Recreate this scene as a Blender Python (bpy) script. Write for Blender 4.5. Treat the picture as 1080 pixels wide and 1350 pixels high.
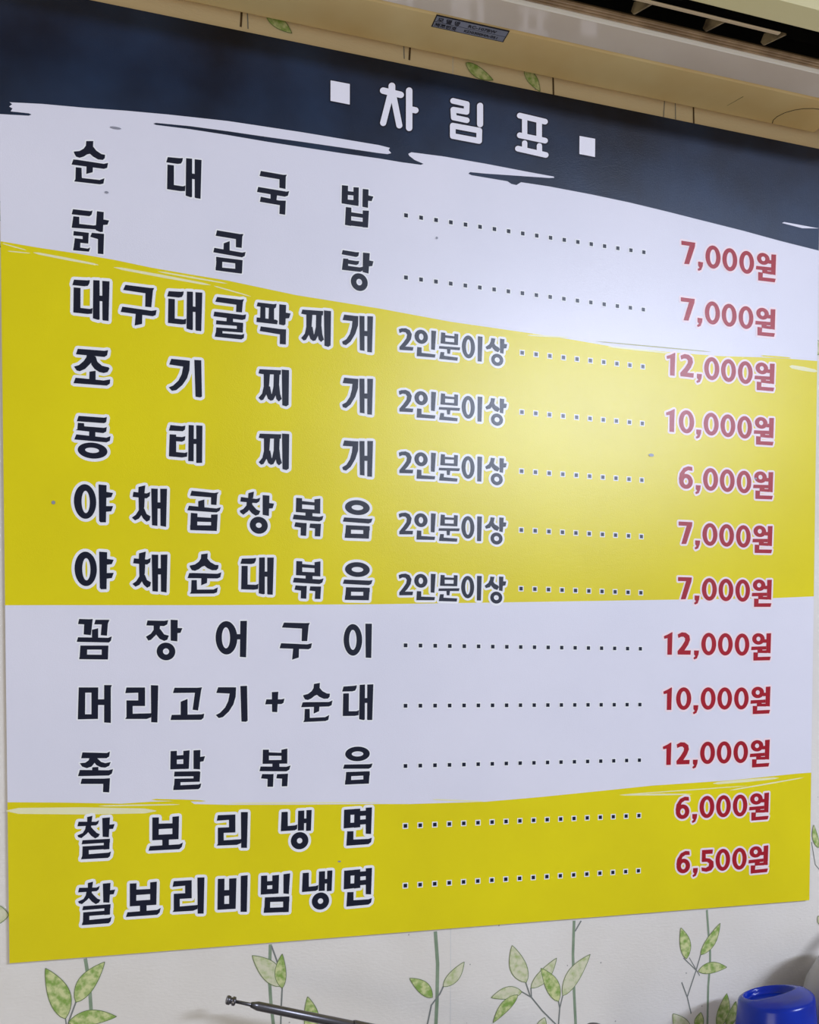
import bpy, math, random
from mathutils import Vector, Matrix
from mathutils.geometry import tessellate_polygon

random.seed(4)
for o in list(bpy.data.objects): bpy.data.objects.remove(o)
SC = bpy.context.scene
COL = SC.collection

# ------------------------------------------------------------ camera
# world: X along the wall to the right, Z up, wall plane Y = 0, the room is on -Y; metres
cam_d = bpy.data.cameras.new('camera')
cam = bpy.data.objects.new('camera', cam_d); COL.objects.link(cam)
RX = (0.95585039, 0.00805425, -0.29374337)
RY = (-0.29385145, 0.03017192, -0.95537479)
RZ = (0.00116797, 0.99951227, 0.03120659)
cam.matrix_world = Matrix.Translation((0, -1.10, 0)) @ Matrix((RX, RY, RZ)).to_4x4()
cam_d.sensor_fit = 'VERTICAL'; cam_d.sensor_height = 24.0
cam_d.lens = 1240.0 / 1350.0 * 24.0
cam_d.shift_y = (944.0 - 675.0) / 1350.0
cam_d.clip_start = 0.01
SC.camera = cam

# ------------------------------------------------------------ world and lights
w = bpy.data.worlds.new('room_air'); SC.world = w; w.use_nodes = True
bg = w.node_tree.nodes['Background']
bg.inputs[0].default_value = (0.92, 0.95, 1.0, 1); bg.inputs[1].default_value = 0.45

def area(name, loc, target, sx, sy, power, color):
    d = bpy.data.lights.new(name, 'AREA'); d.shape = 'RECTANGLE'; d.size = sx; d.size_y = sy
    d.energy = power; d.color = color
    o = bpy.data.objects.new(name, d); COL.objects.link(o); o.location = loc
    o.rotation_euler = (Vector(target) - Vector(loc)).to_track_quat('-Z', 'Y').to_euler()
    return o
area('ceiling_panel_light', (2.20, -3.20, 1.38), (1.5, 0, -0.2), 1.40, 0.22, 94, (0.80, 0.90, 1.14))
area('low_left_fill', (-2.6, -2.6, -0.9), (0.3, 0, 0.3), 1.6, 1.6, 32, (1.0, 0.92, 0.78))  # added fill from low left, brightens the air conditioner's underside

vs = SC.view_settings
vs.view_transform = 'Standard'; vs.look = 'None'; vs.exposure = -0.38; vs.gamma = 1.0
vs.use_curve_mapping = False

# ------------------------------------------------------------ materials
def s2l(c):
    return tuple(((v/255)/12.92 if v/255 <= 0.04045 else ((v/255+0.055)/1.055)**2.4) for v in c) + (1.0,)

def mat(name, rgb, rough=0.5, rgb2=None, scale=8, lo=0.35, hi=0.65, bump=0.0, bscale=400, metal=0.0, spec=0.5, detail=4, coat=0.0):
    m = bpy.data.materials.new(name); m.use_nodes = True
    nt = m.node_tree; b = nt.nodes['Principled BSDF']
    b.inputs['Base Color'].default_value = s2l(rgb); b.inputs['Roughness'].default_value = rough
    b.inputs['Metallic'].default_value = metal; b.inputs['Specular IOR Level'].default_value = spec
    b.inputs['Coat Weight'].default_value = coat; b.inputs['Coat Roughness'].default_value = 0.12
    tc = nt.nodes.new('ShaderNodeTexCoord')
    if rgb2:
        n = nt.nodes.new('ShaderNodeTexNoise'); n.inputs['Scale'].default_value = scale; n.inputs['Detail'].default_value = detail
        r = nt.nodes.new('ShaderNodeValToRGB'); r.color_ramp.elements[0].position = lo; r.color_ramp.elements[1].position = hi
        r.color_ramp.elements[0].color = s2l(rgb); r.color_ramp.elements[1].color = s2l(rgb2)
        nt.links.new(tc.outputs['Object'], n.inputs['Vector']); nt.links.new(n.outputs['Fac'], r.inputs['Fac'])
        nt.links.new(r.outputs['Color'], b.inputs['Base Color'])
    if bump:
        n = nt.nodes.new('ShaderNodeTexNoise'); n.inputs['Scale'].default_value = bscale; n.inputs['Detail'].default_value = 3
        p = nt.nodes.new('ShaderNodeBump'); p.inputs['Strength'].default_value = bump; p.inputs['Distance'].default_value = 0.001
        nt.links.new(tc.outputs['Object'], n.inputs['Vector']); nt.links.new(n.outputs['Fac'], p.inputs['Height'])
        nt.links.new(p.outputs['Normal'], b.inputs['Normal'])
    return m

PR, PB, PBS, PS = 0.28, 0.14, 900, 0.40       # satin laminate: one gloss for every ink on the sheet
def ink(name, rgb, rgb2=None, scale=6, lo=0.3, hi=0.7):
    return mat(name, rgb, PR, rgb2, scale, lo, hi, PB, PBS, spec=PS)
M = {
 'paper': ink('white_print', (238, 234, 244), (231, 228, 239), 5),
 'halo': ink('white_letter_edge', (250, 248, 250)),
 'halo_pink': ink('pale_pink_letter_edge', (252, 232, 236)),
 'yellow': ink('yellow_print', (241, 223, 0), (231, 212, 0), 5),
 'pale': ink('pale_brush_streak', (244, 238, 190)),
 'olive': ink('olive_brush_streak', (178, 172, 110)),
 'navy': ink('navy_print', (10, 15, 32), (34, 52, 80), 6, 0.34, 0.66),
 'navy_edge': ink('dark_navy_letter_edge', (10, 12, 32)),
 'text': ink('dark_navy_ink', (11, 16, 40)),
 'red': ink('red_ink', (176, 16, 38), (166, 12, 34)),
 'title': ink('title_white_ink', (242, 238, 246)),
 'smudge': ink('grey_smudge', (150, 150, 162)),
 'sheet_edge': mat('laminate_edge', (225, 225, 222), 0.4),
 'casing': mat('yellowed_plastic', (244, 218, 158), 0.42, (222, 180, 108), 5, 0.35, 0.75, 0.05, 300),
 'casing_front': mat('aged_cream_plastic', (214, 202, 152), 0.45, (206, 190, 138), 6),
 'trim': mat('grey_beige_gloss_plastic', (240, 224, 206), 0.13, (230, 212, 192), 7, spec=1.0),
 'blade': mat('beige_blade_plastic', (214, 190, 156), 0.4),
 'rib': mat('brown_ribbed_plastic', (186, 154, 118), 0.4, (150, 120, 88), 30),
 'duct': mat('black_duct', (9, 8, 8), 0.7),
 'vane': mat('dusty_vane_plastic', (150, 130, 96), 0.5, (70, 54, 36), 60, 0.35, 0.65),
 'label': mat('silver_label', (150, 152, 166), 0.4, metal=0.2),
 'label_ink': mat('label_ink', (34, 30, 38), 0.5),
 'groove': mat('dark_groove', (84, 64, 36), 0.7),
 'lip_highlight': mat('lip_highlight_paint', (250, 240, 226), 0.25),  # highlight along the trim edge, put into a paler colour
 'green_stem': mat('printed_stem_green', (128, 146, 118), 0.7, (146, 162, 134), 60),
 'twig': mat('printed_twig_grey', (128, 130, 124), 0.7),
 'leaf': mat('printed_leaf_green', (212, 214, 152), 0.7, (138, 170, 76), 130, 0.40, 0.62, detail=6),
 'leaf_pale': mat('printed_leaf_pale', (220, 216, 184), 0.7, (176, 190, 118), 120, 0.44, 0.72, detail=6),
 'leaf_vein': mat('printed_leaf_outline', (112, 132, 78), 0.7),
 'steel': mat('brushed_steel', (112, 109, 112), 0.32, metal=1.0),
 'blue': mat('blue_plastic', (3, 46, 176), 0.22, (1, 38, 156), 20, spec=0.4),
 'grey': mat('grey_enamel', (178, 177, 182), 0.35, (160, 158, 164), 12),
 'black': mat('black_plastic', (18, 18, 20), 0.3),
 'white_plastic': mat('white_plastic', (220, 220, 222), 0.35),
 'wood': mat('grey_laminate_shelf', (150, 146, 140), 0.5, (138, 132, 124), 20),
 'ceiling': mat('ceiling_white', (215, 213, 206), 0.8, bump=0.1, bscale=60),
}

def wall_material():
    m = bpy.data.materials.new('wallpaper'); m.use_nodes = True
    nt = m.node_tree; L = nt.links; b = nt.nodes['Principled BSDF']; b.inputs['Roughness'].default_value = 0.6
    b.inputs['Specular IOR Level'].default_value = 0.3
    tc = nt.nodes.new('ShaderNodeTexCoord')
    n = nt.nodes.new('ShaderNodeTexNoise'); n.inputs['Scale'].default_value = 7; n.inputs['Detail'].default_value = 6
    r = nt.nodes.new('ShaderNodeValToRGB')
    r.color_ramp.elements[0].position = 0.3; r.color_ramp.elements[0].color = s2l((230, 222, 211))
    r.color_ramp.elements[1].position = 0.7; r.color_ramp.elements[1].color = s2l((239, 232, 223))
    L.new(tc.outputs['Object'], n.inputs['Vector']); L.new(n.outputs['Fac'], r.inputs['Fac'])
    # a soft brown slanting patch beside the right end of the sheet, and fine specks
    mp = nt.nodes.new('ShaderNodeMapping'); mp.vector_type = 'POINT'
    mp.inputs['Rotation'].default_value = (0, math.radians(38), 0)
    v = Vector((0.945, 0, -0.365)); v.rotate(Matrix.Rotation(math.radians(38), 3, 'Y'))
    mp.inputs['Location'].default_value = -v
    L.new(tc.outputs['Object'], mp.inputs['Vector'])
    sc = nt.nodes.new('ShaderNodeVectorMath'); sc.operation = 'MULTIPLY'; sc.inputs[1].default_value = (1/0.055, 0, 1/0.013)
    L.new(mp.outputs['Vector'], sc.inputs[0])
    ln = nt.nodes.new('ShaderNodeVectorMath'); ln.operation = 'LENGTH'; L.new(sc.outputs[0], ln.inputs[0])
    mr = nt.nodes.new('ShaderNodeMapRange'); mr.interpolation_type = 'SMOOTHSTEP'
    mr.inputs['From Min'].default_value = 1.2; mr.inputs['From Max'].default_value = 0.0; mr.inputs['To Max'].default_value = 0.55
    L.new(ln.outputs['Value'], mr.inputs['Value'])
    mx = nt.nodes.new('ShaderNodeMix'); mx.data_type = 'RGBA'; mx.inputs[7].default_value = s2l((104, 92, 78))
    L.new(mr.outputs[0], mx.inputs[0]); L.new(r.outputs['Color'], mx.inputs[6])
    sx = nt.nodes.new('ShaderNodeSeparateXYZ'); L.new(tc.outputs['Object'], sx.inputs[0])
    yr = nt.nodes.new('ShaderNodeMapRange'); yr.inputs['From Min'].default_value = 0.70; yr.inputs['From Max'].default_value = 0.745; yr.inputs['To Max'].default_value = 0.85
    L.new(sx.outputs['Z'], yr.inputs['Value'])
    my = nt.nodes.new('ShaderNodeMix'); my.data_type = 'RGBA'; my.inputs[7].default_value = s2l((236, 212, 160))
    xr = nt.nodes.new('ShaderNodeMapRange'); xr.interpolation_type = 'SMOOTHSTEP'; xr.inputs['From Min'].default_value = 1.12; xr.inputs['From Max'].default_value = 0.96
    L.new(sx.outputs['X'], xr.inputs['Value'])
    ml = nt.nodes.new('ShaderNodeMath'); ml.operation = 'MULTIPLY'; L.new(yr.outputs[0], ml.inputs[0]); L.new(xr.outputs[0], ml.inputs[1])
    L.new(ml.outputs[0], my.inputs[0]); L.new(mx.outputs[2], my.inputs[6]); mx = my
    sp = nt.nodes.new('ShaderNodeTexVoronoi'); sp.inputs['Scale'].default_value = 42
    lt = nt.nodes.new('ShaderNodeMath'); lt.operation = 'LESS_THAN'; lt.inputs[1].default_value = 0.045
    L.new(tc.outputs['Object'], sp.inputs['Vector']); L.new(sp.outputs['Distance'], lt.inputs[0])
    m2 = nt.nodes.new('ShaderNodeMix'); m2.data_type = 'RGBA'; m2.inputs[7].default_value = s2l((176, 168, 160))
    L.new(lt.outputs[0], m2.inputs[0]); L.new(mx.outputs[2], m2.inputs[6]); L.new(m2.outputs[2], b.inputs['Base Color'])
    # woven relief of the paper
    ns = nt.nodes.new('ShaderNodeTexNoise'); ns.inputs['Scale'].default_value = 160; ns.inputs['Detail'].default_value = 5
    st = nt.nodes.new('ShaderNodeMapping'); st.inputs['Scale'].default_value = (1, 1, 2.4)
    L.new(tc.outputs['Object'], st.inputs['Vector']); L.new(st.outputs[0], ns.inputs['Vector'])
    bp = nt.nodes.new('ShaderNodeBump'); bp.inputs['Strength'].default_value = 0.38; bp.inputs['Distance'].default_value = 0.0012
    L.new(ns.outputs['Fac'], bp.inputs['Height']); L.new(bp.outputs['Normal'], b.inputs['Normal'])
    return m
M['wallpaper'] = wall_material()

# ------------------------------------------------------------ mesh helpers
class MB:
    def __init__(self): self.v = []; self.f = []; self.m = []; self.solid = False
    def face(self, pts, mi=0):
        i = len(self.v); self.v += [tuple(p) for p in pts]; self.f.append(tuple(range(i, i+len(pts)))); self.m.append(mi)
    def poly(self, pts, y, mi=0):
        """flat polygon in the wall plane, (x, z) points, facing the room"""
        co = [Vector((p[0], p[1], 0)) for p in pts]; i = len(self.v)
        a = sum(co[k].x*co[(k+1) % len(co)].y - co[(k+1) % len(co)].x*co[k].y for k in range(len(co)))
        self.v += [(p[0], y, p[1]) for p in pts]
        for t in tessellate_polygon([co]):
            p, q, r = (co[t[0]], co[t[1]], co[t[2]])
            s = (q.x-p.x)*(r.y-p.y) - (q.y-p.y)*(r.x-p.x)
            t = tuple(t) if s > 0 else (t[0], t[2], t[1])
            self.f.append(tuple(i+k for k in t)); self.m.append(mi)
    def ring(self, c, ro, ci, ri, y, mi=0, n=40):
        i = len(self.v)
        for k in range(n):
            a = 2*math.pi*k/n
            self.v.append((c[0]+ro[0]*math.cos(a), y, c[1]+ro[1]*math.sin(a)))
            self.v.append((ci[0]+ri[0]*math.cos(a), y, ci[1]+ri[1]*math.sin(a)))
        for k in range(n):
            a, b = i+2*k, i+2*((k+1) % n)
            self.f.append((a, b, b+1, a+1)); self.m.append(mi)
    def prism(self, prof, x0, x1, mi=0):
        """(y, z) outline extruded along x"""
        self.solid = True; i = len(self.v); n = len(prof)
        for x in (x0, x1):
            self.v += [(x, p[0], p[1]) for p in prof]
        for k in range(n):
            a, b = i+k, i+(k+1) % n
            self.f.append((a, b, b+n, a+n)); self.m.append(mi)
        for t in tessellate_polygon([[Vector((p[0], p[1], 0)) for p in prof]]):
            self.f.append(tuple(i+k for k in t)); self.m.append(mi)
            self.f.append(tuple(i+n+k for k in reversed(t))); self.m.append(mi)
    def box(self, a, b, mi=0):
        self.prism([(a[1], a[2]), (b[1], a[2]), (b[1], b[2]), (a[1], b[2])], a[0], b[0], mi)
    def lathe(self, prof, c=(0, 0, 0), n=48, mi=0):
        self.solid = True; i = len(self.v); m = len(prof)
        for k in range(n):
            a = 2*math.pi*k/n
            self.v += [(c[0]+r*math.cos(a), c[1]+r*math.sin(a), c[2]+z) for r, z in prof]
        for k in range(n):
            for j in range(m-1):
                a, b = i+k*m+j, i+((k+1) % n)*m+j
                self.f.append((a, b, b+1, a+1)); self.m.append(mi)
    def tube(self, pts, rads, n=16, mi=0, cap=True):
        pts = [Vector(p) for p in pts]; i = len(self.v)
        for k, p in enumerate(pts):
            d = (pts[min(k+1, len(pts)-1)] - pts[max(k-1, 0)]).normalized()
            u = d.cross(Vector((0, 0, 1)));
            if u.length < 1e-3: u = d.cross(Vector((0, 1, 0)))
            u.normalize(); q = d.cross(u)
            for j in range(n):
                a = 2*math.pi*j/n; self.v.append(tuple(p + (u*math.cos(a)+q*math.sin(a))*rads[k]))
        for k in range(len(pts)-1):
            for j in range(n):
                a = i+k*n+j; b = i+k*n+(j+1) % n
                self.f.append((a, b, b+n, a+n)); self.m.append(mi)
        if cap:
            self.f.append(tuple(range(i, i+n))); self.m.append(mi)
            self.f.append(tuple(range(i+(len(pts)-1)*n, i+len(pts)*n))); self.m.append(mi)
    def build(self, name, mats, parent=None, smooth=False, bevel=0, fix=False):
        me = bpy.data.meshes.new(name); me.from_pydata(self.v, [], self.f)
        for m in (mats if isinstance(mats, (list, tuple)) else [mats]): me.materials.append(m)
        me.polygons.foreach_set('material_index', self.m)
        if fix or self.solid:
            import bmesh
            bm = bmesh.new(); bm.from_mesh(me); bmesh.ops.remove_doubles(bm, verts=bm.verts, dist=1e-6) if fix else None
            bmesh.ops.recalc_face_normals(bm, faces=bm.faces); bm.to_mesh(me); bm.free()
        if smooth: me.polygons.foreach_set('use_smooth', [True]*len(me.polygons))
        me.update()
        o = bpy.data.objects.new(name, me); COL.objects.link(o)
        if parent: o.parent = parent
        if bevel:
            b = o.modifiers.new('bevel', 'BEVEL'); b.width = bevel; b.segments = 3; b.limit_method = 'ANGLE'; b.angle_limit = math.radians(40)
        return o

def tag(o, label=None, cat=None, group=None, kind=None):
    for k, v in (('label', label), ('category', cat), ('group', group), ('kind', kind)):
        if v: o[k] = v
    return o
def empty(name, loc=(0, 0, 0)):
    o = bpy.data.objects.new(name, None); COL.objects.link(o); o.location = loc; return o

def offset_poly(p, d):
    n = len(p)
    a = sum(p[k][0]*p[(k+1) % n][1] - p[(k+1) % n][0]*p[k][1] for k in range(n))
    if a < 0: p = p[::-1]
    out = []
    for k in range(n):
        q0, q1, q2 = Vector(p[k-1]), Vector(p[k]), Vector(p[(k+1) % n])
        e1 = (q1-q0); e2 = (q2-q1)
        if e1.length < 1e-7 or e2.length < 1e-7: continue
        e1.normalize(); e2.normalize()
        n1 = Vector((e1.y, -e1.x)); n2 = Vector((e2.y, -e2.x)); c = n1+n2
        if c.length < 0.25: c = n1
        turn = e1.x*e2.y - e1.y*e2.x
        if turn > 0.35:        # outside corner: the edging runs round it
            for s in (0.0, 0.5, 1.0):
                m_ = n1*(1-s)+n2*s
                if m_.length < 0.2: m_ = c.copy()
                m_.normalize(); out.append(tuple(q1 + m_*d))
        else:
            c.normalize(); out.append(tuple(q1 + c*d*min(1/max(c.dot(n1), 0.35), 1.22)))
    return out

# ------------------------------------------------------------ the wall
wb = MB(); wb.box((-1.6, 0.0, -1.6), (4.2, 0.12, 1.50))
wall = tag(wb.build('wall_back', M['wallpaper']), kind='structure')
cb = MB(); cb.box((-1.6, -5.0, 1.50), (4.2, 0.12, 1.58))
tag(cb.build('ceiling', M['ceiling']), kind='structure')
sb = MB(); sb.box((-0.158+0.55, -0.0002, -1.6), (-0.1574+0.55, 0.0002, 1.50))
sb.build('paper_seam', mat('seam', (214, 212, 208), 0.7), wall)

# traced outlines of the print, measured on the sheet and wallpaper in 0.1 mm
SH = {"band":[[-1215,6060],[-886,6098],[-859,6115],[-886,6123],[-1066,6111],[-1047,6146],[-1080,6159],[-1050,6189],[-1076,6205],[-751,6246],[-324,6282],[116,6328],[563,6366],[1214,6409],[1644,6420],[2084,6430],[2535,6434],[2996,6438],[3128,6428],[3113,6399],[3146,6369],[3099,6350],[2996,6344],[2534,6333],[2084,6321],[1643,6306],[1214,6295],[794,6279],[428,6251],[399,6237],[428,6229],[793,6246],[1213,6253],[1643,6253],[2083,6260],[2534,6268],[2996,6282],[3279,6283],[3518,6292],[3551,6309],[3438,6336],[3371,6374],[3358,6396],[3398,6421],[3813,6439],[4361,6440],[4928,6432],[5275,6430],[5285,6416],[5212,6402],[4931,6376],[4362,6321],[4152,6306],[4128,6284],[4169,6272],[4645,6273],[4700,6249],[4768,6246],[4829,6290],[5213,6298],[5808,6289],[6354,6270],[6916,6236],[7493,6195],[8086,6154],[8696,6100],[9452,6048]],"ymt":[[-1231,4737],[-810,4719],[-425,4710],[-31,4693],[372,4659],[784,4639],[1206,4623],[1990,4556],[2997,4520],[3891,4467],[4870,4447],[5500,4430],[6129,4401],[7062,4421],[7751,4447],[8377,4497],[8858,4525],[9479,4547]],"ymb":[[-1275,869],[-617,888],[1016,931],[2997,995],[4680,1064],[6743,1151],[8625,1229],[9538,1288]],"ylt":[[-1300,-1253],[-638,-1280],[1,-1315],[321,-1305],[748,-1307],[799,-1348],[1177,-1370],[2065,-1400],[2998,-1426],[3383,-1440],[4383,-1447],[5112,-1414],[5979,-1363],[6768,-1314],[8009,-1278],[9067,-1215],[9583,-1196]],"sliver":[[8705,6346],[8741,6364],[9446,6359],[9447,6282],[9041,6323]],"streaks":[["w",-1164,4714,-924,4675,13],["w",-1112,4641,-886,4648,12],["w",-856,4660,-190,4615,30],["w",-32,4611,1018,4548,34],["w",437,4626,1205,4588,20],["w",1052,4544,1471,4476,16],["w",4922,4415,5500,4449,20],["w",6063,4394,6993,4404,22],["w",8860,4422,9482,4400,60],["o",5877,4442,7609,4488,16],["y",8389,4518,8883,4538,25],["w",-1195,-1351,378,-1411,85],["w",-242,-1332,638,-1347,18],["w",1177,-1353,2998,-1408,20],["w",6281,-1423,7376,-1449,24],["w",7708,-1314,8777,-1266,42],["w",7975,-1416,9196,-1272,20],["w",3678,-1394,4352,-1444,20],["y",329,-1280,927,-1318,22],["w",6281,-1423,8255,-1362,15]],"leaves":[[-612,-3690,-813,-3105,248,0],[-501,-3515,-192,-3088,210,0],[-583,-3735,-70,-3720,186,0],[-1382,-2485,-1179,-2489,223,1],[1787,-3548,1454,-3153,235,1],[1805,-3572,1807,-3164,144,0],[2151,-4178,2110,-3704,193,0],[3683,-3867,3386,-3597,161,0],[3827,-3743,4104,-3456,161,1],[4954,-3794,4753,-3299,243,1],[5020,-3874,5380,-3515,178,1],[5411,-4085,5158,-3627,203,0],[5473,-4016,5864,-3506,218,1],[4893,-3911,4470,-3944,173,1],[4836,-3942,4497,-4268,148,0],[5157,-4469,5215,-4276,148,1],[7320,-3687,7226,-3257,178,0],[7543,-3653,7845,-3240,161,0],[7507,-3872,7960,-3859,168,0],[7392,-4723,7116,-4421,235,1],[7526,-4672,7553,-4447,161,0],[7828,-4691,7965,-4224,210,0],[7965,-4719,8113,-4350,161,0],[9558,-3385,9464,-3255,99,1],[9456,-2278,9369,-1950,99,0]],"stems":[[[[-397,-3034],[-378,-3175],[-351,-3434],[-342,-3606],[-352,-3862],[-367,-4161]],38],[[[-501,-3515],[-573,-3711],[-600,-3836]],17],[[[-612,-3685],[-594,-3836]],14],[[[1668,-3040],[1658,-3310],[1657,-3490],[1674,-3763],[1705,-4039],[1717,-4404]],38],[[[1681,-3059],[1755,-3273]],19],[[[1806,-3561],[1793,-3821],[1786,-4047]],19],[[[3721,-3042],[3752,-3445],[3745,-3921],[3729,-4254],[3722,-4637]],45],[[[3827,-3743],[3783,-3829],[3671,-3962],[3609,-4242]],21],[[[5630,-3045],[5616,-3480],[5637,-4007],[5665,-4461],[5676,-4864]],38],[[[5731,-3053],[5642,-3188]],19],[[[4946,-3793],[5008,-3971],[5182,-4186],[5427,-4435]],19],[[[5020,-3874],[5029,-3986]],17],[[[4893,-3911],[5021,-3992]],17],[[[5411,-4085],[5431,-4174],[5411,-4434]],19],[[[5473,-4016],[5431,-4174]],17],[[[7634,-3042],[7659,-3310],[7693,-3627],[7695,-3784],[7669,-4096],[7661,-4673],[7666,-5095]],31],[[[7276,-3675],[7486,-3870]],14],[[[7364,-3677],[7532,-3940]],12],[[[7543,-3653],[7471,-3869],[7341,-4209]],17],[[[7250,-4005],[7341,-4222],[7403,-4450]],17],[[[9341,-2192],[9412,-2519],[9495,-2605]],12]],"topticks":[[1381,7541],[1441,7536],[3297,7560],[3382,7558],[5008,7512],[5257,7493],[6856,7496],[7015,7494],[7291,7484]],"topleaf":[[1717,7550],[1910,7546],[4148,7489],[4407,7483],[4925,7553],[5039,7462]]}
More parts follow.
